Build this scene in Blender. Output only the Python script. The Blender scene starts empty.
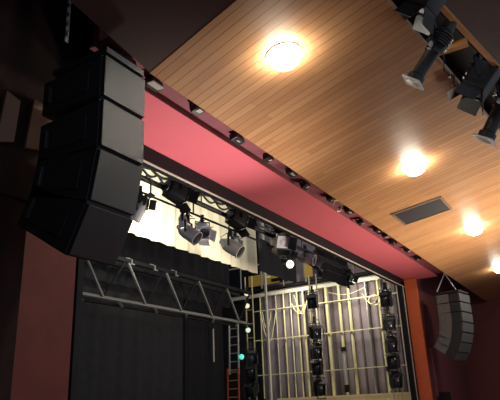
import bpy, bmesh, math, random
from mathutils import Vector, Matrix, Euler
random.seed(7)
R = math.radians
COL = bpy.context.scene.collection
SC = bpy.context.scene

# ------------------------------------------------------------------ materials
def mat(name, col, rough=.6, metal=0., var=.15, scale=6., bump=0., bscale=40., spec=.5, emit=None, estr=0.):
    m = bpy.data.materials.new(name); m.use_nodes = True
    nt = m.node_tree; N = nt.nodes; L = nt.links
    b = N['Principled BSDF']
    b.inputs['Roughness'].default_value = rough
    b.inputs['Metallic'].default_value = metal
    b.inputs['Specular IOR Level'].default_value = spec
    tc = N.new('ShaderNodeTexCoord')
    nz = N.new('ShaderNodeTexNoise'); nz.inputs['Scale'].default_value = scale; nz.inputs['Detail'].default_value = 4
    L.new(tc.outputs['Object'], nz.inputs['Vector'])
    mx = N.new('ShaderNodeMix'); mx.data_type = 'RGBA'
    mx.inputs['A'].default_value = (*[c*(1-var) for c in col], 1)
    mx.inputs['B'].default_value = (*[min(1, c*(1+var)) for c in col], 1)
    L.new(nz.outputs['Fac'], mx.inputs['Factor'])
    L.new(mx.outputs['Result'], b.inputs['Base Color'])
    if bump:
        n2 = N.new('ShaderNodeTexNoise'); n2.inputs['Scale'].default_value = bscale
        L.new(tc.outputs['Object'], n2.inputs['Vector'])
        bp = N.new('ShaderNodeBump'); bp.inputs['Strength'].default_value = bump; bp.inputs['Distance'].default_value = .02
        L.new(n2.outputs['Fac'], bp.inputs['Height']); L.new(bp.outputs['Normal'], b.inputs['Normal'])
    if emit:
        b.inputs['Emission Color'].default_value = (*emit, 1)
        b.inputs['Emission Strength'].default_value = estr
    return m

def math_node(N, op, a=None, b=None):
    n = N.new('ShaderNodeMath'); n.operation = op
    if a is not None and not hasattr(a, 'links'): n.inputs[0].default_value = a
    if b is not None and not hasattr(b, 'links'): n.inputs[1].default_value = b
    return n

def board_mat(name, dark, light, ang, width):
    """tongue and groove boards running along a direction that is `ang` off the local Y axis"""
    m = bpy.data.materials.new(name); m.use_nodes = True
    nt = m.node_tree; N = nt.nodes; L = nt.links
    b = N['Principled BSDF']; b.inputs['Roughness'].default_value = .5; b.inputs['Specular IOR Level'].default_value = .18
    tc = N.new('ShaderNodeTexCoord'); mp = N.new('ShaderNodeMapping')
    mp.inputs['Rotation'].default_value = (0, 0, ang)
    L.new(tc.outputs['Object'], mp.inputs['Vector'])
    sx = N.new('ShaderNodeSeparateXYZ'); L.new(mp.outputs['Vector'], sx.inputs[0])
    u = math_node(N, 'DIVIDE', b=width); L.new(sx.outputs['X'], u.inputs[0])
    fl = math_node(N, 'FLOOR'); L.new(u.outputs[0], fl.inputs[0])
    fr = math_node(N, 'FRACT'); L.new(u.outputs[0], fr.inputs[0])
    # stagger the board ends: length 3 m, random offset per board
    wn0 = N.new('ShaderNodeTexWhiteNoise'); wn0.noise_dimensions = '1D'; L.new(fl.outputs[0], wn0.inputs['W'])
    of = math_node(N, 'MULTIPLY', b=3.); L.new(wn0.outputs['Value'], of.inputs[0])
    yy = math_node(N, 'ADD'); L.new(sx.outputs['Y'], yy.inputs[0]); L.new(of.outputs[0], yy.inputs[1])
    yd = math_node(N, 'DIVIDE', b=2.4); L.new(yy.outputs[0], yd.inputs[0])
    yf = math_node(N, 'FLOOR'); L.new(yd.outputs[0], yf.inputs[0])
    cb = N.new('ShaderNodeCombineXYZ'); L.new(fl.outputs[0], cb.inputs['X']); L.new(yf.outputs[0], cb.inputs['Y'])
    wn = N.new('ShaderNodeTexWhiteNoise'); wn.noise_dimensions = '2D'; L.new(cb.outputs[0], wn.inputs['Vector'])
    # grain stretched along the board
    mp2 = N.new('ShaderNodeMapping'); mp2.inputs['Scale'].default_value = (22, .9, 1)
    L.new(mp.outputs['Vector'], mp2.inputs['Vector'])
    nz = N.new('ShaderNodeTexNoise'); nz.inputs['Scale'].default_value = 1.; nz.inputs['Detail'].default_value = 5
    L.new(mp2.outputs['Vector'], nz.inputs['Vector'])
    f1 = math_node(N, 'MULTIPLY', b=.40); L.new(wn.outputs['Value'], f1.inputs[0])
    f2 = math_node(N, 'MULTIPLY_ADD'); f2.inputs[1].default_value = .6; L.new(nz.outputs['Fac'], f2.inputs[0]); L.new(f1.outputs[0], f2.inputs[2])
    mx = N.new('ShaderNodeMix'); mx.data_type = 'RGBA'
    mx.inputs['A'].default_value = (*dark, 1); mx.inputs['B'].default_value = (*light, 1)
    L.new(f2.outputs[0], mx.inputs['Factor'])
    gp = math_node(N, 'LESS_THAN', b=.07); L.new(fr.outputs[0], gp.inputs[0])
    mg = N.new('ShaderNodeMix'); mg.data_type = 'RGBA'
    mg.inputs['B'].default_value = (*[c*.55 for c in dark], 1)
    L.new(gp.outputs[0], mg.inputs['Factor']); L.new(mx.outputs['Result'], mg.inputs['A'])
    L.new(mg.outputs['Result'], b.inputs['Base Color'])
    bp = N.new('ShaderNodeBump'); bp.inputs['Strength'].default_value = .3; bp.inputs['Distance'].default_value = .01
    iv = math_node(N, 'SUBTRACT', a=1.); L.new(gp.outputs[0], iv.inputs[1])
    L.new(iv.outputs[0], bp.inputs['Height']); L.new(bp.outputs['Normal'], b.inputs['Normal'])
    return m

M = dict(
    ceil=board_mat('ceiling_boards', (.30, .135, .055), (.52, .285, .135), R(11.5), .15),
    ceilside=mat('shaded_brown_ceiling', (.10, .062, .052), .7, var=.15, scale=2, bump=.1),  # dark brown stands for the light falling off to the left
    backpanel=mat('shadowed_ceiling', (.07, .032, .022), .6, var=.3, scale=3),  # darkened for a panel the lamps do not reach
    soffit=mat('red_soffit_paint', (.60, .125, .16), .5, var=.06, scale=2, bump=.05),
    orange=mat('orange_red_reveal', (.62, .13, .04), .6, var=.12, scale=4),
    redwall=mat('dark_red_wall', (.11, .024, .021), .75, var=.25, scale=3, bump=.15),
    leftwall=mat('maroon_wall', (.13, .025, .018), .75, var=.25, scale=3, bump=.15),
    fascia=mat('maroon_fascia', (.20, .055, .07), .7, var=.2),
    slotblack=mat('slot_black', (.012, .012, .014), .9),
    black=mat('black_paint', (.009, .009, .011), .7, var=.3, spec=.2),
    blackcloth=mat('black_drape_cloth', (.013, .0135, .017), .95, var=.25, scale=5, bump=.2, spec=.1),
    greycloth=mat('charcoal_drape_cloth', (.026, .027, .031), .95, var=.25, scale=5, bump=.2, spec=.1),
    white=mat('cream_border_cloth', (.74, .69, .50), .9, var=.08, scale=3, bump=.15, spec=.1),
    cab=mat('speaker_cabinet_black', (.026, .031, .038), .5, var=.25, scale=14, bump=.12, bscale=120),
    grille=mat('speaker_grille', (.030, .032, .033), .42, metal=.2, var=.3, scale=120, bump=.25, bscale=260),
    cabdim=mat('speaker_grille_grey', (.085, .088, .088), .5, var=.2, scale=60),
    cabgrey=mat('speaker_cabinet_grey', (.16, .165, .15), .5, var=.15, scale=10),
    beamwhite=mat('pale_beam_paint', (.74, .72, .66), .5, var=.1),
    steel=mat('galvanised_steel', (.45, .45, .43), .4, metal=.7, var=.2, scale=12),
    alu=mat('aluminium', (.62, .62, .62), .35, metal=.6, var=.15, scale=12),
    truss=mat('weathered_grey_steel', (.22, .22, .21), .55, metal=.2, var=.25, scale=8),
    pale=mat('pale_painted_steel', (.52, .50, .42), .5, var=.15, scale=8),
    pipe=mat('pale_yellow_pipe', (.62, .56, .33), .45, metal=.1, var=.18, scale=5),
    rib=mat('purple_grey_wall', (.24, .195, .225), .8, var=.3, scale=2.5, bump=.15),
    ribdark=mat('purple_grey_rib', (.11, .085, .10), .8, var=.25, scale=4),
    yellow=mat('yellow_ochre_paint', (.68, .42, .06), .55, var=.2, scale=5),
    timber=mat('raw_pale_timber', (.85, .66, .34), .65, var=.2, scale=4),
    timberorange=mat('orange_stained_timber', (.55, .24, .07), .5, var=.2, scale=6),
    fixblack=mat('fixture_black', (.009, .009, .011), .45, metal=0, var=.3, scale=10),
    fixgrey=mat('fixture_grey', (.33, .33, .36), .45, metal=.3, var=.15, scale=10),
    dullwhite=mat('reflector_dull', (.40, .37, .34), .5, var=.3),
    fixwhite=mat('fixture_pale', (.70, .70, .78), .45, var=.08),
    lens=mat('lens_glass', (.55, .58, .58), .12, var=.05, spec=.8),
    lensdark=mat('lens_dark', (.03, .035, .045), .08, spec=.9),
    lenslit=mat('lens_lit', (.9, .9, .8), .3, emit=(1, .95, .75), estr=2.2),
    lenswarm=mat('lens_glow', (.8, .78, .6), .3, emit=(1, .92, .66), estr=.75),
    lensmint=mat('lens_mint', (.75, .85, .7), .3, emit=(.82, 1, .78), estr=.7),
    cyan=mat('cyan_lamp', (.1, .8, .7), .3, emit=(.12, .85, .68), estr=.8),
    lamp=mat('downlight_glow', (1, 1, 1), .3, emit=(1, .93, .80), estr=110.),
    rim=mat('downlight_rim', (.55, .52, .46), .4, metal=.3),
    vent=mat('vent_dark', (.030, .028, .034), .6, var=.2),
    ventframe=mat('vent_frame', (.20, .14, .09), .5, metal=.2),
    redpaint=mat('red_ladder_paint', (.42, .055, .035), .55, var=.2),
    umber=mat('shade_umber', (.030, .018, .017), .95, var=.25, bump=.2, spec=.1),
    cable=mat('black_cable', (.015, .015, .016), .6),
    rope=mat('pale_rope', (.62, .57, .36), .8, var=.2),
    floorwood=mat('stage_floor_black', (.045, .04, .038), .6, var=.3),
    carpet=mat('house_carpet', (.22, .06, .05), .95, var=.3),
    patch=mat('lit_patch_tan', (.20, .12, .085), .7, var=.2, scale=5),
    brown=mat('plum_sheet', (.30, .22, .24), .7, var=.3, scale=3),
)

# ------------------------------------------------------------------ mesh helpers
def axis_matrix(p0, p1):
    p0 = Vector(p0); p1 = Vector(p1); d = p1 - p0
    q = d.to_track_quat('Z', 'Y')
    return Matrix.Translation(p0) @ q.to_matrix().to_4x4(), d.length

class MB:
    def __init__(s): s.bm = bmesh.new()
    def box(s, c, size, rot=(0, 0, 0), bev=0.):
        mx = Matrix.Translation(c) @ Euler(rot).to_matrix().to_4x4() @ Matrix.Diagonal((*size, 1))
        r = bmesh.ops.create_cube(s.bm, size=1, matrix=mx)
        if bev:
            es = list({e for v in r['verts'] for e in v.link_edges})
            bmesh.ops.bevel(s.bm, geom=es, offset=bev, segments=2, affect='EDGES', profile=.6)
        return s
    def bar(s, p0, p1, w, h):
        mx, l = axis_matrix(p0, p1)
        bmesh.ops.create_cube(s.bm, size=1, matrix=mx @ Matrix.Translation((0, 0, l/2)) @ Matrix.Diagonal((w, h, l, 1)))
        return s
    def tube(s, p0, p1, r, seg=10, r2=None):
        mx, l = axis_matrix(p0, p1)
        bmesh.ops.create_cone(s.bm, cap_ends=True, segments=seg, radius1=r, radius2=r if r2 is None else r2, depth=l,
                              matrix=mx @ Matrix.Translation((0, 0, l/2)))
        return s
    def lathe(s, prof, p0, p1, seg=20):
        """prof: [(radius, distance along the axis)]"""
        mx, l = axis_matrix(p0, p1)
        rings = []
        for r, z in prof:
            if r < 1e-5: rings.append([s.bm.verts.new(mx @ Vector((0, 0, z)))])
            else: rings.append([s.bm.verts.new(mx @ Vector((r*math.cos(2*math.pi*k/seg), r*math.sin(2*math.pi*k/seg), z))) for k in range(seg)])
        for a, b in zip(rings, rings[1:]):
            for k in range(seg):
                k2 = (k+1) % seg
                if len(a) == 1 and len(b) == 1: continue
                if len(a) == 1: s.bm.faces.new((a[0], b[k], b[k2]))
                elif len(b) == 1: s.bm.faces.new((a[k], a[k2], b[0]))
                else: s.bm.faces.new((a[k], a[k2], b[k2], b[k]))
        return s
    def prism(s, pts, a, b, axis='X'):
        """pts: outline in the plane normal to axis; extruded from a to b along it"""
        def v(p, t):
            if axis == 'X': return (t, p[0], p[1])
            if axis == 'Y': return (p[0], t, p[1])
            return (p[0], p[1], t)
        A = [s.bm.verts.new(v(p, a)) for p in pts]; B = [s.bm.verts.new(v(p, b)) for p in pts]
        n = len(pts)
        for k in range(n): s.bm.faces.new((A[k], A[(k+1) % n], B[(k+1) % n], B[k]))
        s.bm.faces.new(A[::-1]); s.bm.faces.new(B)
        return s
    def path(s, pts, r, seg=6):
        rings = []; P = [Vector(p) for p in pts]
        for i, p in enumerate(P):
            d = (P[min(i+1, len(P)-1)] - P[max(i-1, 0)]).normalized()
            q = d.to_track_quat('Z', 'Y')
            rings.append([s.bm.verts.new(p + q @ Vector((r*math.cos(2*math.pi*k/seg), r*math.sin(2*math.pi*k/seg), 0))) for k in range(seg)])
        for a, b in zip(rings, rings[1:]):
            best = min(range(seg), key=lambda o: (a[0].co - b[o].co).length)
            for k in range(seg):
                s.bm.faces.new((a[k], a[(k+1) % seg], b[(k+1+best) % seg], b[(k+best) % seg]))
        s.bm.faces.new(rings[0][::-1]); s.bm.faces.new(rings[-1])
        return s
    def sheet(s, x0, x1, z0, z1, y, amp, wl, th=.02, n=160, hem=0.):
        """hanging cloth in an XZ plane with folds, two-sided with a thickness"""
        F = []; 
        for k in range(n+1):
            t = k/n; x = x0 + (x1-x0)*t
            w = amp*(math.sin(2*math.pi*x/wl) + .4*math.sin(2*math.pi*x/wl*1.73+1.1) + .25*math.sin(2*math.pi*x/wl*.37))
            zb = z0 + hem*math.sin(x*3.1)
            F.append([s.bm.verts.new((x, y+w*.35, z1)), s.bm.verts.new((x, y+w, zb)), s.bm.verts.new((x, y+w+th, zb)), s.bm.verts.new((x, y+w*.35+th, z1))])
        for a, b in zip(F, F[1:]):
            for i in range(4): s.bm.faces.new((a[i], a[(i+1) % 4], b[(i+1) % 4], b[i]))
        s.bm.faces.new(F[0]); s.bm.faces.new(F[-1][::-1])
        return s
    def build(s, name, m, parent=None, smooth=False):
        bmesh.ops.recalc_face_normals(s.bm, faces=s.bm.faces)
        me = bpy.data.meshes.new(name); s.bm.to_mesh(me); s.bm.free()
        if smooth:
            for p in me.polygons: p.use_smooth = True
            try: me.set_sharp_from_angle(angle=R(35))
            except Exception: pass
        me.materials.append(M[m] if isinstance(m, str) else m)
        o = bpy.data.objects.new(name, me); COL.objects.link(o)
        if parent: o.parent = parent
        return o

def tag(o, label=None, cat=None, group=None, kind=None):
    if label: o['label'] = label
    if cat: o['category'] = cat
    if group: o['group'] = group
    if kind: o['kind'] = kind
    return o
def empty(name, label, cat, loc=(0, 0, 0), rot=(0, 0, 0), group=None):
    o = bpy.data.objects.new(name, None); COL.objects.link(o); o.empty_display_size = .1
    o.location = loc; o.rotation_euler = rot
    return tag(o, label, cat, group)
def struct(mb, name, m, label=None):
    o = mb.build(name, m); o['kind'] = 'structure'
    if label: o['label'] = label
    return o
def copy_tree(o, parent=None):
    c = o.copy(); COL.objects.link(c)
    if parent: c.parent = parent
    for ch in list(o.children): copy_tree(ch, c)
    return c
def child(o, name):
    for ch in o.children:
        if ch.name.split('.')[0] == name: return ch

# ------------------------------------------------------------------ the setting
YW = 5.6            # plane of the proscenium wall
XL, XR = 5.06, 21.5 # stage opening
CE, CZ, SL = 4.2, 5.6, .15   # ceiling front edge, its height, its rise towards the seats
def cz(y): return CZ + SL*(CE-y)

struct(MB().box((13, 0, -.1), (34, 11.2, .2)), 'floor', 'carpet')
struct(MB().box((14.5, 11.2, .4), (20.6, 11.2, .98)), 'floor_stage', 'floorwood')
struct(MB().box(((XL-4)/2, YW+.25, 4), (XL+4, .5, 8)), 'wall_left', 'leftwall')
struct(MB().box(((XR+29)/2, YW+.25, 4), (29-XR, .5, 8)), 'wall_right', 'redwall')
struct(MB().box((28.15, .2, 4), (.3, 10.8, 8)), 'wall_house', 'redwall')
struct(MB().box((-3.9, .2, 4), (.3, 10.8, 8)), 'wall_side', 'leftwall')
struct(MB().box(((XL+XR)/2, YW+.25, 7.0), (XR-XL, .5, 2.0)), 'wall_proscenium', 'fascia')
struct(MB().box((12.5, 3.2, 8.1), (33, 5.4, .2)), 'ceiling_loft', 'slotblack')
struct(MB().box((13, 16.0, 5), (24, .2, 10)), 'wall_back', 'black')

# wood ceiling: a slab in its own tilted frame so that its boards run in its own axes
def slab(name, x0, x1, y0, y1, th, m):
    o = struct(MB().box(((x0+x1)/2, (y0+y1)/2, th/2), (x1-x0, y1-y0, th)), name, m)
    return o
th = math.atan(SL)
c1 = struct(MB().prism([(4.80, 0), (27.95, 0), (27.95, -5.3), (4.25, -2.72)], 0, .12, 'Z'), 'ceiling', 'ceil')
c1.location = (0, CE, CZ); c1.rotation_euler = (-th, 0, 0)
# panel left of the last board: its shade put into tilt and dark brown
c2 = struct(MB().prism([(0, 0), (-8.5, -1.7), (-8.5, -4.4), (0, -2.8)], 0, .12, 'Z'), 'ceiling_left', 'ceilside')
c2.matrix_world = Matrix.Translation((4.80, CE, CZ+.01)) @ Matrix.Rotation(-th, 4, 'X') @ Matrix.Rotation(R(-11.3), 4, 'Z') @ Matrix.Rotation(R(11), 4, 'Y')
# next ceiling panel behind the lighting slot, its shadow put into a steep tilt and dark colour
SA = math.atan(-.19)          # the slot is set at an angle to the stage front
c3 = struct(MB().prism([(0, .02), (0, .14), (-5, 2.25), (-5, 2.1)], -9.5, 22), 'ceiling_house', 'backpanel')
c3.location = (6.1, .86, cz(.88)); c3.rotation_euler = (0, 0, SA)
b = struct(MB().box((6, .03, 0), (31, .06, .09)), 'trim_1', 'timberorange')
b.location = (6.1, .86, cz(.88)); b.rotation_euler = (0, 0, SA)

# red soffit (pelmet) over the stage front
struct(MB().box(((4.6+21.85)/2, (4.84+YW)/2, 5.878), (21.85-4.6, YW-4.84, .016)), 'ceiling_soffit', 'soffit')
struct(MB().box(((XL+XR)/2, (YW+6.04)/2, 5.878), (XR-XL, 6.04-YW, .016)), 'ceiling_soffit_inner', 'soffit')
struct(MB().box((13.2, 4.94, 6.95), (17.25, .10, 2.1)), 'wall_fascia', 'fascia')
struct(MB().box((13.2, 4.45, 6.02), (17.6, .84, .05)), 'ceiling_slot', 'fascia')
# orange reveal on the right jamb
struct(MB().box((XR+.06, 5.82, 3.35), (.14, .46, 5.0)), 'trim_3', 'orange')
# black inner frame: header and jamb with pale edge strips
struct(MB().box(((XL+XR)/2, 6.10, 5.72), (XR-XL, .16, .28)), 'trim_4', 'black')
struct(MB().box(((XL+XR)/2, 6.03, 5.575), (XR-XL, .03, .025)), 'trim_5', 'pale')
struct(MB().box((21.27, 6.10, 3.3), (.50, .16, 4.85)), 'trim_6', 'black')
struct(MB().box((20.96, 6.19, 3.25), (.05, .03, 4.7)), 'trim_7', 'pale')
struct(MB().box((21.18, 6.01, 3.25), (.03, .03, 4.7)), 'trim_8', 'pale')
struct(MB().box((5.2, 6.10, 3.3), (.10, .9, 4.85)), 'trim_9', 'greycloth')

# stage side wall with ribs
struct(MB().box((23.2, 9.7, 5), (.2, 7.0, 10)), 'wall_stage', 'rib')
struct(MB().box((23.2, 14.6, 5), (.2, 2.8, 10)), 'wall_upstage', 'black')
mb = MB()
for k in range(17): mb.box((23.07, 6.5+k*.40+random.uniform(-.04, .04), 3.6), (.10, random.uniform(.06, .16), 5.4))
tag(mb.build('wall_ribs', 'ribdark'), kind='structure')

# ------------------------------------------------------------------ downlights
for i, (x, y, lab) in enumerate([
        (5.70, 2.75, 'glowing round ceiling downlight largest and nearest, above the red soffit'),
        (10.55, 2.46, 'glowing round ceiling downlight between the nearest lamp and the dark vent'),
        (15.95, 2.39, 'smaller glowing ceiling downlight to the right of the dark vent'),
        (21.65, 2.64, 'small glowing downlight at the far right end of the ceiling row')]):
    if i == 0:
        r = empty('downlight', lab, 'ceiling light', group='round ceiling downlights')
        MB().lathe([(.21, 0), (.235, 0), (.232, -.015), (.21, -.018), (.205, 0)], (0, 0, 0), (0, 0, 1), 28).build('trim_ring', 'rim', r, True)
        MB().lathe([(.21, .0), (.207, -.05), (.185, -.11), (.14, -.155), (.07, -.185), (0, -.195)], (0, 0, 0), (0, 0, 1), 28).build('lamp_globe', 'lamp', r, True)
        first = r
    else:
        r = copy_tree(first); tag(r, lab)
    r.location = (x, y, cz(y)); r.rotation_euler = (-th, 0, 0)

# ------------------------------------------------------------------ ceiling vent
v = empty('ceiling_vent', 'dark rectangular slatted vent let into the wooden ceiling', 'vent', (13.2, 3.06, cz(3.06)), (-th, 0, R(0)))
mb = MB()
W, D = 1.06, 1.15
mb.box((0, D/2, -.015), (W, .05, .04)).box((0, -D/2, -.015), (W, .05, .04)).box((W/2-.02, 0, -.015), (.05, D, .04)).box((-W/2+.02, 0, -.015), (.05, D, .04))
mb.build('vent_frame', 'ventframe', v)
MB().box((0, 0, -.004), (W-.05, D-.05, .006)).build('backing', 'vent', v)
mb = MB()
for k in range(9): mb.box((-W/2+.1+k*(W-.2)/8, 0, -.016), (.05, D-.06, .006), (0, R(28), 0))
mb.build('slats', 'vent', v)

# ------------------------------------------------------------------ line array speakers
def line_array(name, label, x0, x1, y_front, depth, z_top, spec, cab, gr, side_mat, rotz=0., plate=(.5, .55, .5)):
    """spec: list of (height, tilt in degrees) for each cabinet from the top; the front looks to -Y, the foot of the column swings to +Y"""
    w = x1-x0
    root = empty(name, label, 'loudspeaker', ((x0+x1)/2, y_front, z_top), (0, 0, rotz), group='hung speaker columns beside the stage')
    p = Vector((0, 0))      # top front corner (y, z) in the local frame
    top = MB().box((0, depth*.45, .06), (w*.9, depth*.9, .07)).box((0, depth*.45, .12), (.08, depth*.7, .10))
    top.build('hanging_bumper', cab, root)
    for i, (h, a) in enumerate(spec):
        a = R(a); dn = Vector((math.sin(a), -math.cos(a))); bk = Vector((math.cos(a), math.sin(a)))
        g = .005
        q0 = p + dn*g; q1 = p + dn*(h-g)
        t = .10*h   # the cabinet is a wedge: shorter at the rear
        prof = [q0 + bk*.03, q0 + bk*depth + dn*t, q1 + bk*depth - dn*t, q1 + bk*.03]
        body = MB().prism([(v.x, v.y) for v in prof], -w/2, w/2, 'X')
        bmesh.ops.bevel(body.bm, geom=body.bm.edges[:], offset=.015, segments=2, affect='EDGES')
        bo = body.build('cabinet', cab, root)
        c = (q0+q1)/2
        rot = (a, 0, 0)
        MB().box((0, c.x + bk.x*.015, c.y + bk.y*.015), (w-.03, .045, h-.05), rot, .008).build('grille', gr, bo)
        sd = -1
        cc = c + bk*depth*plate[0]
        MB().box((sd*(w/2+.004), cc.x, cc.y), (.02, depth*plate[1], h*plate[2]), rot).build('side_plate', side_mat, bo)
        hh = c + bk*(depth*.86)
        MB().box((sd*(w/2+.02), hh.x, hh.y), (.05, .07, h*.38), rot, .012).build('rigging_handle', side_mat, bo)
        p = p + dn*h
    return root

la = line_array('line_array_speaker', 'large black curved hanging speaker column close at the upper left', 3.80, 4.47, 3.97, .95, 5.26,
                [(.54, 0), (.58, 0), (.58, 11), (.58, 27)], 'cab', 'grille', 'cab')
ra = line_array('line_array_speaker', 'small grey curved hanging speaker column beside the orange strip at right', 21.35, 22.35, 4.02, .88, 5.12,
                [(.33, 0), (.35, 0), (.36, 2), (.36, 9), (.36, 17), (.36, 26), (.32, 36)], 'cab', 'cabdim', 'cabgrey', R(-10), (.70, .52, .9))

def hang_cable(name, label, cat, p0s, p1, r, m):
    o = empty(name, label, cat, p1)
    for p in p0s:
        MB().tube(Vector(p)-Vector(p1), (0, 0, 0), r, 6).build('steel_leg', m, o)
    return o
h = empty('chain_hoist', 'pale chain hanging the large black speaker column at upper left', 'chain', (3.68, 4.45, 5.53))
mb = MB()
for k in range(22):
    z = .02 + k*.065
    mb.box((0, 0, z), (.014 if k % 2 else .045, .045 if k % 2 else .014, .085))
mb.build('chain', 'steel', h)
MB().box((0, 0, 1.62), (.16, .16, .30), bev=.03).build('hoist_motor', 'black', h)
h = empty('rigging_bridle', 'white wire bridle holding the small far right speaker column', 'cable', (21.75, 4.6, 5.30))
for dx, dy in ((-.25, .28), (.15, -.35)):
    MB().tube((dx, dy, -.06), (-.05, -.05, .62), .022, 6).build('wire_leg', 'alu', h)
MB().tube((-.05, -.05, .60), (-.05, -.05, .69), .022, 6).build('wire_drop', 'alu', h)
MB().box((-.05, -.05, .62), (.09, .09, .10), bev=.02).build('shackle', 'alu', h)

# ------------------------------------------------------------------ stage lanterns
def clamp(mb):
    mb.box((0, 0, -.04), (.07, .05, .16), bev=.01).box((0, .045, .0), (.06, .04, .12), bev=.01).tube((-.06, 0, -.09), (.06, 0, -.09), .014, 8)
    return mb
def yoke(mb, w, z0, z1, th=.014):
    mb.box((0, 0, z0), (w, .045, th)).box((-w/2, 0, (z0+z1)/2), (th, .045, abs(z1-z0)+.03)).box((w/2, 0, (z0+z1)/2), (th, .045, abs(z1-z0)+.03))
    return mb

def make_fresnel(scale=1., body='fixblack', lens='lensdark', label='', group=None, doors=28):
    """box shaped lantern with barn doors; beam along local -Y before it is aimed"""
    s = scale
    r = empty('stage_lantern', label, 'stage light', group=group)
    clamp(MB()).build('clamp', 'fixblack', r)
    yoke(MB(), .34*s, -.13, -.13-.22*s).build('yoke', 'fixblack', r)
    mb = MB().box((0, .03*s, 0), (.29*s, .34*s, .29*s), bev=.035*s)
    for k in range(4): mb.box((0, .03*s+(k-1.5)*.06*s, .155*s), (.22*s, .02*s, .03*s))
    mb.lathe([(.0, .0), (.12*s, 0), (.125*s, .05*s), (.10*s, .055*s), (.0, .056*s)], (0, .19*s, 0), (0, 1, 0), 18)
    b = mb.build('lantern_body', body, r, True)
    b.location = (0, 0, -.13-.22*s)
    MB().lathe([(0, -.03*s), (.06*s, -.022*s), (.11*s, 0), (.125*s, .012*s), (.125*s, .03*s), (0, .03*s)], (0, -.150*s, 0), (0, -.1*s+1, 0), 20).build('lens', lens, b, True)
    f = MB()
    for sx, sz, wx, wz in ((0, 1, .28, .02), (0, -1, .28, .02), (1, 0, .02, .28), (-1, 0, .02, .28)):
        f.box((sx*.13*s, -.155*s, sz*.13*s), (max(wx, .02)*s, .03*s, max(wz, .02)*s))
    f.build('colour_frame', body, b)
    for sx, sz in ((0, 1), (0, -1), (1, 0), (-1, 0)):
        ang = R(doors)
        d = MB()
        if sz: d.box((0, -.25*s, sz*(.145+.04)*s), (.25*s, .17*s, .008), (-sz*ang, 0, 0))
        else: d.box((sx*(.145+.04)*s, -.25*s, 0), (.008, .17*s, .25*s), (0, 0, sx*ang))
        d.build('barn_door', body, b)
    return r

def make_par(scale=1., body='fixgrey', lens='lenswarm', label='', group=None):
    s = scale
    r = empty('par_can', label, 'stage light', group=group)
    clamp(MB()).build('clamp', 'fixblack', r)
    yoke(MB(), .30*s, -.12, -.12-.20*s).build('yoke', 'fixblack', r)
    b = MB().lathe([(0, -.25*s), (.05*s, -.25*s), (.07*s, -.20*s), (.115*s, -.13*s), (.13*s, -.04*s), (.13*s, .20*s), (.14*s, .20*s), (.14*s, .22*s), (.122*s, .22*s), (.122*s, .06*s), (0, .06*s)],
                   (0, 0, 0), (0, -1, 0), 22).build('can', body, r, True)
    b.location = (0, 0, -.12-.20*s)
    MB().lathe([(0, .215*s), (.07*s, .21*s), (.121*s, .19*s), (.121*s, .18*s), (0, .18*s)], (0, 0, 0), (0, -1, 0), 20).build('lens', lens, b, True)
    MB().path([(0, .24*s, 0), (.02, .30*s, .06*s), (.04, .24*s, .18*s), (.03, .08, .28*s)], .010, 6).build('power_cable', 'cable', b, True)
    return r

def make_profile(scale=1., label='', group=None, body='fixblack', tip='alu'):
    """ellipsoidal spotlight: lamp house, waist, long barrel"""
    s = scale
    r = empty('profile_spotlight', label, 'stage light', group=group)
    clamp(MB()).build('clamp', 'fixblack', r)
    yoke(MB(), .30*s, -.12, -.12-.20*s).build('yoke', 'fixblack', r)
    mb = MB().lathe([(0, -.42*s), (.07*s, -.42*s), (.09*s, -.36*s), (.09*s, -.26*s), (.13*s, -.22*s), (.135*s, -.05*s), (.10*s, 0), (.10*s, .05*s)], (0, 0, 0), (0, -1, 0), 20)
    for k in range(5): mb.lathe([(.135*s, 0), (.15*s, .004*s), (.15*s, .014*s), (.135*s, .018*s)], (0, (.20-.035*k)*s, 0), (0, (.20-.035*k)*s-1, 0), 20)
    b = mb.build('lamp_house', body, r, True); b.location = (0, 0, -.12-.20*s)
    MB().lathe([(.10*s, .0), (.105*s, .02*s), (.085*s, .05*s), (.085*s, .36*s), (.11*s, .38*s), (.11*s, .46*s), (.095*s, .46*s), (.095*s, .40*s), (0, .40*s)], (0, -.04*s, 0), (0, -1, 0), 20).build('barrel', body, b, True)
    MB().box((0, -.515*s, 0), (.25*s, .03*s, .25*s), bev=.006).build('colour_frame', tip, b)
    MB().lathe([(0, .02*s), (.06*s, .014*s), (.09*s, 0), (0, 0)], (0, -.53*s, 0), (0, -1, 0), 18).build('lens', 'lens', b, True)
    MB().box((.15*s, -.03*s, 0), (.07*s, .05*s, .03*s)).build('shutter_handle', tip, b)
    MB().path([(0, .42*s, 0), (.02, .50*s, .02*s), (.05, .46*s, .20*s), (.03, .20*s, .34*s)], .011, 6).build('power_cable', 'cable', b, True)
    return r

def aim(o, loc, pan, tilt, partname, label=None):
    """pan about Z, tilt of the head (positive looks down)"""
    o.location = loc; o.rotation_euler = (0, 0, R(pan))
    h = child(o, partname)
    h.rotation_euler = (R(tilt), 0, 0)
    if label: o['label'] = label
    return o

def hang(o, pz, py=7.0):
    """stem from the clamp to the pipe"""
    o_l = Vector(o.location); d = Matrix.Rotation(-o.rotation_euler.z, 3, 'Z') @ (Vector((o_l.x, py, pz)) - o_l)
    if d.length > .03: MB().bar((0, 0, -.02), d, .035, .035).build('stem', 'fixblack', o)

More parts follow.
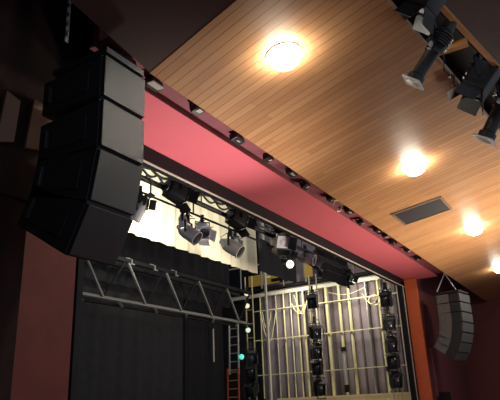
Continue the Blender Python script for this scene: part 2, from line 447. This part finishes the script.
# lantern pipe behind the header
def pipe_batten():
    r = empty('lighting_batten', 'long horizontal double pipe behind the header carrying stage lanterns', 'pipe', (12.3, 7.0, 5.84))
    MB().tube((-6, 0, 0), (6.2, 0, 0), .055, 12).build('upper_pipe', 'fixblack', r, True)
    MB().tube((-6, 0, -.30), (6.2, 0, -.30), .024, 10).build('lower_pipe', 'black', r, True)
    for k in range(9): MB().bar((-5.6+k*1.4, 0, 0), (-5.6+k*1.4, 0, -.30), .03, .02).build('spacer', 'fixblack', r)
    for k in range(5): MB().tube((-5+k*2.5, 0, .02), (-5+k*2.5, 0, 2.9), .012, 6).build('lift_line', 'cable', r)
    return r
pipe_batten()
Gp = 'lanterns hung behind the header'
P7 = 5.54
f = make_fresnel(1.15, label='big black lantern, leftmost dark one against the white border', group=Gp)
aim(f, (8.66, 6.80, 6.12), 75, 20, 'lantern_body')
f2 = copy_tree(f); aim(f2, (10.95, 6.80, 6.12), 75, 20, 'lantern_body', 'big black lantern hanging against the grey right part of white border')
f3 = make_fresnel(.78, label='small black box lantern beside the big black speaker column', group=Gp)
aim(f3, (7.80, 7.0, 5.62), 10, 10, 'lantern_body')
f4 = make_par(.85, 'fixgrey', 'lens', 'grey can lantern at the edge of the big black speaker column', Gp)
aim(f4, (7.72, 6.95, 5.40), 200, 60, 'can')
p1 = make_par(.72, 'fixgrey', 'lenslit', 'small grey can hanging straight down below the leftmost big black lantern', Gp)
aim(p1, (9.13, 7.0, P7), 30, 85, 'can')
p2 = make_par(1.15, 'fixgrey', 'lensdark', 'round grey can lantern hanging lowest against the bright white border', Gp)
aim(p2, (9.25, 6.95, 5.40), 14, 38, 'can')
p3 = make_fresnel(.95, 'fixwhite', 'lensdark', 'pale lavender square lantern with dark outline against the white border', Gp)
aim(p3, (9.82, 7.0, 5.56), -35, 35, 'lantern_body')
p4 = make_par(1.25, 'pale', 'lensdark', 'pale cream can with dark mouth hanging below the white border middle', Gp)
aim(p4, (10.90, 6.95, 5.46), 12, 35, 'can')
p6 = make_fresnel(.55, 'fixgrey', 'lens', 'little grey lantern above the pale cream can with dark mouth', Gp)
aim(p6, (11.15, 7.0, P7), -30, 30, 'lantern_body')
p5 = make_fresnel(1.35, 'fixblack', 'fixwhite', 'black lantern with a pale lavender front panel before the black border', Gp)
aim(p5, (13.16, 6.85, 6.16), -40, 30, 'lantern_body')
MB().box((-.02, -.215, 0), (.40, .02, .44), bev=.006).build('gel_sheet', 'fixwhite', child(p5, 'lantern_body'))
p7 = make_fresnel(1.15, 'fixblack', 'lensdark', 'black lantern close right of the pale fronted lantern', Gp)
aim(p7, (13.95, 7.22, 6.05), -20, 40, 'lantern_body')
p8 = make_par(1.2, 'brown', 'lensdark', 'plum grey can lantern between the two black borders', Gp)
aim(p8, (15.05, 7.0, 5.98), 10, 20, 'can')
p9 = make_fresnel(1.0, 'fixblack', 'lensdark', 'black lantern left of the second black border', Gp)
aim(p9, (15.75, 7.0, 5.95), 45, 35, 'lantern_body')
p10 = make_fresnel(.9, 'fixblack', 'lensdark', 'black lantern at the far right end of the long double pipe', Gp)
aim(p10, (18.3, 7.0, 5.95), -20, 35, 'lantern_body')
g = empty('work_lamp', 'small glowing white globe lamp hanging before the black border', 'lamp', (13.96, 7.0, 5.24))
MB().lathe([(0, -.11), (.06, -.095), (.105, -.03), (.105, .03), (.06, .09), (.035, .11), (0, .11)], (0, 0, 0), (0, 0, 1), 18).build('globe', 'lenslit', g, True)
MB().tube((0, 0, .10), (0, 0, .20), .04, 10).build('socket', 'fixblack', g)
MB().tube((0, 0, .18), (0, 0, .50), .010, 6).build('cord', 'cable', g)

for q in (f, f2, p5, p7, p8, p9, p10): hang(q, 5.84)
for q in (f3, f4, p1, p2, p3, p4, p6): hang(q, 5.54)

# cables swagged along the pipe
for i, (xa, xb, z, sag, n, lab) in enumerate([
        (7.0, 9.2, 6.04, .12, 4, 'dark cable swag over the pipe nearest the big black speaker column'),
        (9.0, 11.2, 6.05, .10, 3, 'dark cable swag over the pipe between the two big black lanterns'),
        (11.4, 13.4, 6.04, .10, 3, 'dark cable swag over the pipe left of the pale fronted lantern')]):
    mb = MB()
    for j in range(n):
        pts = []
        for k in range(25):
            t = k/24
            pts.append((xa+(xb-xa)*t, 6.72+.05*j+.03*math.sin(9*t+j), z-.05*j - sag*abs(math.sin(math.pi*t*(2+j)))))
        mb.path(pts, .034-.005*j, 6)
    tag(mb.build('cable_swag', 'cable', None, True), lab, 'cable', 'cables along the lantern pipe')

# ------------------------------------------------------------------ cloths
o = MB().sheet(6.2, 16.45, 5.76, 8.9, 9.5, .035, .55, n=260).build('border_curtain', 'white', None, True)
tag(o, 'long cream white border curtain hanging bright behind the stage lanterns', 'curtain')
o = MB().sheet(14.02, 16.38, 5.21, 6.20, 8.0, .03, .9, n=60).build('border_curtain', 'blackcloth', None, True)
tag(o, 'black border cloth hanging behind the pale fronted lantern', 'curtain', 'black border cloths')
o = MB().sheet(18.04, 21.0, 5.72, 7.4, 8.0, .03, .9, n=60).build('border_curtain', 'blackcloth', None, True)
tag(o, 'black border cloth hanging high before the ribbed side wall', 'curtain', 'black border cloths')
o = MB().sheet(6.0, 17.3, 4.9, 9.6, 11.2, .04, .7, n=200).build('border_curtain', 'blackcloth', None, True)
tag(o, 'wide black border cloth below the white curtain, behind the steel truss', 'curtain', 'black border cloths')
for xa, xb, y, m, lab in ((7.0, 12.55, 11.6, 'greycloth', 'charcoal backdrop drape left of the first seam, under the truss'),
                          (12.6, 15.2, 11.65, 'greycloth', 'charcoal backdrop drape between the two seams under the truss'),
                          (15.25, 16.85, 11.6, 'blackcloth', 'black backdrop drape right of the second seam under the truss'),
                          (16.8, 17.85, 11.9, 'blackcloth', 'narrow black leg drape beside the ladder')):
    o = MB().sheet(xa, xb, .90, 6.2, y, .035, .6, n=120).build('stage_drape', m, None, True)
    tag(o, lab, 'drape', 'dark drapes at the back of the stage')
o = MB().box((16.55, 11.40, 3.6), (.05, .03, 1.1)).build('edge_strip', 'pale'); tag(o, 'thin pale vertical strip on the dark drape left of the ladder', 'strip')

# ------------------------------------------------------------------ steel truss bridge
t = empty('lighting_bridge', 'dark steel zigzag truss spanning across the stage above the drapes', 'truss', (13.2, 10.4, 4.26))
MB().box((0, 0, 0), (8.0, .14, .03)).box((0, .06, .045), (8.0, .02, .07)).build('lower_chord', 'truss', t)
MB().box((0, .5, 0), (8.0, .10, .05)).build('lower_chord', 'black', t)
MB().box((0, 0, 1.10), (8.6, .10, .10)).build('upper_chord', 'black', t)
MB().box((0, .5, 1.10), (8.6, .10, .10)).build('upper_chord', 'black', t)
z0, z1 = .03, 1.06
n = 5; w = 7.9/n
for k in range(n):
    xa = -3.95 + k*w + .36
    MB().bar((xa-.0, 0, z1), (xa+.72, 0, z0), .055, .045).build('brace', 'truss', t)
    MB().bar((xa+.72, 0, z0), (xa+1.46, 0, z1), .03, .045).build('brace', 'black', t)
for k in range(6):
    xa = -3.7 + k*1.42
    MB().bar((xa, .02, -.02), (xa+.62, .5, -.02), .07, .03).build('cross_stay', 'steel', t)
for k in range(3):
    x = -2.05+k*.95
    mb = MB().box((x, -.02, 1.16), (.16, .04, .03)).box((x+.10, -.06, 1.08), (.03, .04, .15)).box((x+.14, -.08, 1.02), (.09, .04, .03))
    mb.build('hook_clamp', 'steel', t)
# thin pale post at the end of the white border
o = empty('cable_post', 'thin pale upright post at the right end of the white curtain', 'post', (16.62, 9.3, 5.5))
MB().box((0, 0, -1.2), (.09, .06, 6.8)).build('post', 'pale', o)
for k in range(5): MB().tube((-.15, -.05, .1+k*.38), (.25, -.05, .2+k*.38), .03, 8).build('bracket', 'pipe', o)

# ------------------------------------------------------------------ side wall: beams, rails, pipes, gallery
o = MB().box((0, 0, .07), (.16, 9.0, .02)).box((0, 0, -.07), (.16, 9.0, .02)).box((0, 0, 0), (.03, 9.0, .14)).build('steel_beam', 'beamwhite')
o.location = (22.86, 10.85, 6.36); tag(o, 'pale steel beam running along the top of the ribbed side wall', 'beam')
for z, lab in ((5.62, 'pale horizontal rail, highest of three across the wall pipes'), (4.33, 'pale horizontal rail, middle of three across the wall pipes'), (2.84, 'pale horizontal rail, lowest of three across the wall pipes')):
    o = MB().box((0, 0, 0), (.04, 6.9, .036)).build('wall_rail', 'pipe'); o.location = (22.72, 10.0, z); tag(o, lab, 'rail', 'rails across the wall pipes')
o = MB().box((0, 0, 0), (.50, 5.7, .10)).box((-.22, 0, -.14), (.05, 5.7, .2)).build('timber_ledge', 'timber'); o.location = (22.55, 9.35, 1.80)
tag(o, 'pale timber ledge along the foot of the pipes on the side wall', 'ledge')
ys = [(13.10, .03, 'pipe'), (12.80, .04, 'pale'), (12.29, .022, 'pale'), (11.90, .035, 'pipe'), (11.55, .03, 'pale'), (11.22, .035, 'pipe'), (10.93, .05, 'pipe'),
      (10.60, .03, 'pipe'), (10.33, .03, 'pale'), (9.83, .065, 'pipe'), (9.25, .06, 'pipe'), (8.81, .065, 'pipe'), (8.05, .035, 'steel'), (7.51, .06, 'pipe'), (7.2, .03, 'pale')]
def ordinal(k): return ['first', 'second', 'third', 'fourth', 'fifth', 'sixth', 'seventh', 'eighth', 'ninth', 'tenth', 'eleventh', 'twelfth', 'thirteenth', 'fourteenth', 'fifteenth'][k]
for k, (y, r, m) in enumerate(ys):
    thick = 'thick' if r > .045 else 'thin'
    o = MB().tube((0, 0, 0), (0, 0, 4.42), r, 10).build('wall_pipe', m, None, True)
    for z in (1.0, 2.45, 3.74): MB().tube((0, 0, z-.04), (0, 0, z+.04), r+.015, 10).build('pipe_collar', m, o, True)
    o.location = (22.84, y, 1.86)
    tag(o, f'{thick} pale upright pipe on the ribbed wall, {ordinal(k)} from the ladder side', 'pipe', 'upright pipes on the side wall')

# gallery above the beam
gl = empty('gallery', 'yellow boarded gallery high on the side wall above the pale beam', 'gallery', (22.7, 11.2, 6.55))
MB().box((0, 0, .02), (.6, 8.4, .06)).build('walkway', 'black', gl)
MB().box((-.30, 1.2, .40), (.04, 2.0, .50)).build('kick_board', 'yellow', gl)
MB().box((-.30, -.82, .50), (.04, .42, .62)).build('kick_board', 'yellow', gl)
MB().box((-.30, .10, .22), (.04, 1.0, .32)).build('kick_board', 'brown', gl)
MB().box((-.29, -2.9, .35), (.04, 3.2, .6)).build('kick_board', 'brown', gl)
for k in range(8): MB().tube((-.33, -4+k*1.1, .0), (-.33, -4+k*1.1, 1.15), .03, 8).build('rail_post', 'pale', gl)
MB().tube((-.33, -4.1, 1.12), (-.33, 4.1, 1.12), .03, 8).build('hand_rail', 'pale', gl)
MB().box((-.34, .55, .30), (.05, .9, .13)).build('socket_panel', 'black', gl)

# rope and cable loops on the wall
def loop(pts, r, m, label, name='rope_loop', cat='rope', group='loops on the side wall'):
    o = MB().path(pts, r, 6).build(name, m, None, True); return tag(o, label, cat, group)
def arc(y0, z0, y1, z1, drop, n=22, x=22.62):
    return [(x+.02*math.sin(k), y0+(y1-y0)*k/n, z0+(z1-z0)*k/n - drop*math.sin(math.pi*k/n)) for k in range(n+1)]
loop(arc(13.0, 5.6, 12.2, 5.55, 1.35), .018, 'rope', 'deep pale rope loop hanging at the ladder end of the wall pipes')
loop(arc(12.9, 5.55, 12.45, 5.5, .8), .015, 'rope', 'shallow pale rope loop inside the deep loop on the wall pipes')
loop(arc(11.25, 6.1, 10.6, 5.9, .75), .017, 'rope', 'pale rope tangle loop left of the lantern boom, upper one')
loop(arc(11.4, 5.75, 10.7, 5.7, .45), .017, 'rope', 'pale rope tangle loop left of the lantern boom, lower one')
loop(arc(11.1, 5.3, 10.5, 6.2, .30), .015, 'rope', 'pale rope slanting up to the top of the lantern boom')
loop([(22.55, 7.61+.24*math.cos(a*math.pi/12), 5.42+.20*math.sin(a*math.pi/12)) for a in range(25)], .026, 'rope', 'round pale rope coil hanging on the wall near the right frame', 'rope_coil')
loop(arc(8.1, 5.75, 7.3, 5.9, .55, x=22.5), .015, 'rope', 'pale rope loop hanging around the round coil near the right frame')
loop(arc(9.6, 6.0, 8.0, 6.0, .18, x=22.6), .012, 'rope', 'slack pale rope strung between pipes left of the round coil')

# hanging tube with dark ends
o = empty('hanging_tube', 'pale upright tube with dark ends hung on the right half of the side wall', 'tube', (22.5, 9.13, 1.95))
MB().tube((0, 0, .25), (0, 0, 1.62), .065, 12).build('tube', 'alu', o, True)
MB().tube((0, 0, .0), (0, 0, .28), .10, 12).build('lower_cap', 'black', o, True)
MB().tube((0, 0, 1.58), (0, 0, 1.74), .11, 12).build('upper_cap', 'black', o, True)
o = empty('hanging_tube', 'dark slim tube hung on the wall below the booms near the frame', 'tube', (22.5, 7.36, 1.95))
MB().tube((0, 0, .0), (0, 0, .75), .04, 12).build('tube', 'pale', o, True)
MB().tube((0, 0, .70), (0, 0, .86), .09, 12).build('upper_cap', 'black', o, True)

# ------------------------------------------------------------------ lantern booms
def boom(x, y, top, label):
    r = empty('lantern_boom', label, 'lighting stand', (x, y, .89), group='lantern booms')
    for d in (-.16, .16): MB().tube((0, d, .03), (0, d, top-.89), .028, 10).build('pole', 'pipe', r, True)
    for k in range(9): MB().tube((0, -.16, .5+k*.55), (0, .16, .5+k*.55), .018, 8).build('rung', 'pipe', r)
    MB().box((0, 0, .015), (.6, .6, .03)).build('base_plate', 'black', r)
    return r
boom(21.02, 9.58, 6.5, 'upright lantern boom in the middle of the ribbed side wall')
boom(21.02, 6.62, 6.2, 'upright lantern boom right beside the black stage frame')
boom(20.0, 11.98, 6.6, 'upright lantern boom beside the ladder')
pos = ['topmost', 'second from top', 'middle', 'second from bottom', 'lowest']
Gb = 'black lanterns on the booms'
base = make_fresnel(1.06, 'fixblack', 'lensdark', 'black lantern on the middle boom, topmost', Gb, -12)
first = True
for zs, x, y, where, pan in (((5.63, 4.41, 3.72, 3.08, 2.38), 20.86, 9.57, 'middle boom', -62), ((5.35, 4.44, 3.71, 3.11, 2.50), 20.86, 6.60, 'boom beside the black stage frame', -70)):
    for k, z in enumerate(zs):
        o = base if first else copy_tree(base); first = False
        aim(o, (x, y, z+.31), pan + (-14, 16, 4, -18, 12)[k], (20, 12, 18, 8, 16)[k], 'lantern_body', f'black lantern on the {where}, {pos[k]}')
        if where == 'middle boom' and k == 0: o.scale = (1.2, 1.2, 1.5)
for k, z in enumerate((3.59, 3.06, 2.46)):
    o = copy_tree(base); aim(o, (19.86, 11.92, z+.31), -55-14*k, 12+5*k, 'lantern_body', f'black lantern on the boom beside the ladder, {["upper", "middle", "lower"][k]} of three dark ones')
for k, (z, lens) in enumerate(((5.85, 'lenswarm'), (5.36, 'lenswarm'), (4.41, 'lensmint'))):
    o = make_par(.8, 'fixblack', lens, f'{["highest", "second", "lowest"][k]} round pale lens lamp on the boom beside the ladder', 'round lens lamps on the boom')
    aim(o, (19.82, 11.98, z+.32), -58, 15, 'can')
o = empty('indicator_lamp', 'small cyan glowing lamp beside the ladder', 'lamp', (18.85, 11.72, 3.34))
MB().lathe([(0, -.10), (.07, -.08), (.10, 0), (.07, .08), (0, .10)], (0, 0, 0), (-.7, -.7, 0), 16).build('lens', 'cyan', o, True)
MB().tube((0.05, .05, 0), (.16, .16, 0), .07, 12).build('housing', 'fixblack', o)

# ------------------------------------------------------------------ ladder
ld = empty('extension_ladder', 'leaning extension ladder, grey above and red below, at the end of the drapes', 'ladder', (18.72, 12.05, .90))
def lpt(t, d): return Vector((.10*t+.02, d, 3.66*t))
def lsec(t0, t1, m, w, nm, off):
    mb = None
    for d in (-w, w): MB().bar(lpt(t0, d)+Vector((off, 0, 0)), lpt(t1, d)+Vector((off, 0, 0)), .035, .07).build('rail', m, ld)
    n = int((t1-t0)*3.66/.28)
    for k in range(n):
        t = t0+(k+.5)/n*(t1-t0)
        MB().tube(lpt(t, -w)+Vector((off, 0, 0)), lpt(t, w)+Vector((off, 0, 0)), .018, 8).build('rung', 'alu' if m == 'alu' else 'timberorange', ld)
lsec(0, .56, 'redpaint', .24, 'lower', -.05)
lsec(.50, 1.0, 'alu', .20, 'upper', .03)

# ------------------------------------------------------------------ floods in the slot over the soffit
Gs = 'small floodlights in the ceiling slot'
xs = [(4.68, 'big'), (5.58, 'bracket'), (6.45, ''), (7.52, ''), (8.45, ''), (9.4, ''), (10.41, ''), (11.58, 'ring'), (12.5, ''), (13.3, ''), (14.37, ''), (15.3, ''), (16.2, ''), (17.2, ''), (18.4, '')]
proto = None
for k, (x, kind) in enumerate(xs):
    if proto is None:
        proto = empty('slot_floodlight', '', 'flood light', group=Gs)
        MB().box((0, 0, .05), (.30, .18, .16), bev=.02).build('housing', 'fixblack', proto)
        MB().box((-.03, -.05, -.045), (.17, .09, .03), (R(15), 0, 0), .008).build('reflector', 'dullwhite', proto)
        MB().box((0, .10, .16), (.05, .04, .22)).build('bracket', 'black', proto)
        o = proto
    else: o = copy_tree(proto)
    o.location = (x + .18*math.sin(k*5.1), 4.62+.05*math.sin(k*2.3), 5.87+.02*math.cos(k*1.7)); o.rotation_euler = (R(-12+8*math.sin(k*1.9)), 0, R(20*math.sin(k*3.1)))
    o.scale = (.75+.2*math.sin(k*2.7), .8, .7)
    if k == 1: child(o, 'reflector').scale = (1.7, 1.6, 1)
    if kind == 'big': o.location.z -= .12
    if kind == 'big': o.scale = (1.5, 1.5, 1.3); child(o, 'reflector').scale = (1.6, 1.5, 1)
    elif k > 1: child(o, 'reflector').scale = (.7+.3*math.sin(k*4.1), .8+.4*math.cos(k*2.9), 1)
    lab = ('largest slot floodlight, beside the top of the big black speaker column' if k == 0 else
           f'little dark floodlight above the red soffit, {ordinal(k-1)} right of the biggest')
    o['label'] = lab
o = tag(MB().path([(0, .0+.13*math.cos(a*math.pi/10), .13*math.sin(a*math.pi/10)) for a in range(17)], .016, 6).build('cable_ring', 'rope', None, True), 'thin pale ring of cable hanging from the slot above the red soffit', 'cable')
o.location = (11.4, 4.45, 5.70); o.rotation_euler = (0, 0, R(70))

# ------------------------------------------------------------------ lighting slot at the upper right
o = empty('lighting_batten', 'dark pipe inside the ceiling slot at the upper right carrying spotlights', 'pipe', (7, .90, 6.42), (0, 0, SA))
MB().tube((-4, 0, 0), (12, 0, 0), .035, 10).build('pipe', 'black', o, True)
for k in range(7): MB().tube((-3+k*2.3, 0, 0), (-3+k*2.3, 0, 1.6), .02, 6).build('hanger', 'black', o)
Gt = 'spotlights in the upper right ceiling slot'
s1 = make_profile(1.0, 'black spotlight with silver front pointing down out of the ceiling slot', Gt)
aim(s1, (6.66, 1.08, 6.12), 180+3, 50, 'lamp_house')
s2 = copy_tree(s1); aim(s2, (9.05, .60, 6.34), 180-4, 55, 'lamp_house', 'black spotlight nearest the right edge of the picture in the ceiling slot')
s2.scale = (1.25, 1.25, 1.25)
s3 = make_fresnel(1.1, 'fixblack', 'lens', 'black boxy lantern with barn doors in the ceiling slot left of the wood block', Gt)
aim(s3, (6.05, .95, 6.50), 170, 45, 'lantern_body')
s4 = make_fresnel(1.25, 'fixblack', 'lens', 'black boxy lantern deep in the ceiling slot between the wood block and right edge', Gt)
aim(s4, (8.15, .78, 6.36), 188, 50, 'lantern_body')
o = MB().box((0, 0, 0), (.10, .50, .09)).build('wood_block', 'timberorange'); o.location = (7.25, 1.0, 6.10)
tag(o, 'short orange wood block bridging the dark ceiling slot', 'wood block')
loop([(7.0+.1*k, 1.10+.03*math.sin(k*2), 5.92+.10*math.sin(k*.9)) for k in range(12)], .014, 'cable', 'black cable trailing along the edge of the upper right ceiling slot', 'cable', 'cable', None)

# ------------------------------------------------------------------ left wall bits
o = MB().sheet(1.2, 4.16, .0, 7.6, 5.46, .03, .7, n=60).build('side_shade_sheet', 'umber', None, True)  # shade on the left wall, put in as a dark hanging sheet
tag(o, 'dark brown sheet standing for wall shade at the left edge beside the dark red wall', 'drape')
o = MB().sheet(1.2, 4.98, 3.95, 7.8, 5.40, .025, .7, n=60).build('upper_shade_sheet', 'umber', None, True)  # second dark sheet holding the shade behind the speaker
tag(o, 'dark sheet standing for wall shade at the upper left behind the big black speaker column', 'drape')
for (x0, x1, z0, z1, lab) in ((3.93, 4.33, 4.55, 5.22, 'painted patch of light right next to the big black speaker column'), (3.55, 3.80, 4.48, 5.15, 'painted patch of light at the left edge away from the speaker column')):
    o = MB().prism([(x0, z0), (x1-.03, z0+.08), (x1, z1-.05), (x0+.06, z1)], 5.31, 5.35, 'Y').build('wall_patch', 'patch'); tag(o, lab, 'panel', 'painted light patches at the upper left')  # lamplight on the wall, put in as tan plates
o = MB().box((4.23, YW-.012, 2.82), (.035, .02, .13)).build('wall_plate', 'fixwhite'); tag(o, 'tiny pale upright plate on the dark red left wall', 'plate')
o = MB().box((0, 0, 0), (1.8, .05, 1.5)).build('wall_patch', 'black'); o.location = (23.2, YW-.04, 1.05); tag(o, 'black sheet standing for the dark of a doorway at the foot of the dark red right wall', 'panel')  # flat black laid on the wall for the dark of a doorway
o = MB().box((0, 0, 0), (.10, .05, 1.7)).build('wall_conduit', 'fascia'); o.location = (22.25, YW-.03, 2.5); tag(o, 'faint upright conduit on the dark red wall below the right speaker column', 'conduit')

# ------------------------------------------------------------------ light
def light(kind, loc, power, color, size=.3, target=None, spot=None, blend=.5, sy=None):
    d = bpy.data.lights.new('light', kind); d.energy = power; d.color = color
    if kind == 'AREA':
        d.size = size
        if sy: d.shape = 'RECTANGLE'; d.size_y = sy
    else: d.shadow_soft_size = size
    if kind == 'SPOT': d.spot_size = R(spot); d.spot_blend = blend
    o = bpy.data.objects.new('light', d); COL.objects.link(o); o.location = loc
    if target: o.rotation_euler = (Vector(target)-Vector(loc)).to_track_quat('-Z', 'Y').to_euler()
    return o
WARM = (1, .86, .66)
light('SPOT', (16, -.5, 1.0), 3700, (1, .86, .68), 1.2, (15, 3.4, 5.8), 120, 1.)      # unseen upward fill added for the ceiling, in place of floor bounce
light('SPOT', (8.6, 4.7, 1.0), 1350, (1, .90, .80), .3, (7.2, 5.2, 5.85), 68, 1.)          # unseen spot added to brighten the left of the soffit
light('AREA', (21.5, 8.3, 6.1), 82, (1, .93, .70), .8, (22.9, 8.3, 3.8))                 # work lights along the side wall
light('AREA', (21.5, 11.0, 6.1), 82, (1, .93, .70), .8, (22.9, 11.0, 3.8))
light('SPOT', (10.2, 8.1, 5.75), 520, (1, .95, .80), .3, (10.9, 9.5, 6.5), 104, .6)       # lanterns washing the white border
light('SPOT', (13.6, 7.9, 5.9), 160, (1, .93, .80), .3, (14.2, 9.5, 6.8), 100, .6)
light('POINT', (19.5, 9.8, 7.6), 70, (1, .90, .66), .3)                                  # point light added to brighten the gallery
light('POINT', (.8, -2.5, 4.6), 45, (.70, .82, 1), .5)                                     # unseen cool fill added to lift the dark left side
w = bpy.data.worlds.new('World'); SC.world = w; w.use_nodes = True
bg = w.node_tree.nodes['Background']; bg.inputs[0].default_value = (.75, .85, 1, 1); bg.inputs[1].default_value = .42

# ------------------------------------------------------------------ camera
cam = bpy.data.cameras.new('Camera'); co = bpy.data.objects.new('Camera', cam); COL.objects.link(co)
cam.sensor_fit = 'HORIZONTAL'; cam.sensor_width = 36; cam.lens = 575/500*36
Rm = Matrix(((.5182835319, -.2683097609, -.8120295886), (-.8542243430, -.2079643665, -.4764993117), (-.0410238026, .9406171881, -.3369812356)))
# world axes are the rows: camera -> world
co.matrix_world = Matrix.Translation((0, 0, 1.6)) @ Rm.to_4x4()
cam.clip_start = .05; cam.clip_end = 200
SC.camera = co
SC.view_settings.view_transform = 'Standard'; SC.view_settings.look = 'None'; SC.view_settings.gamma = 1; SC.view_settings.use_curve_mapping = False
SC.view_settings.exposure = 0.
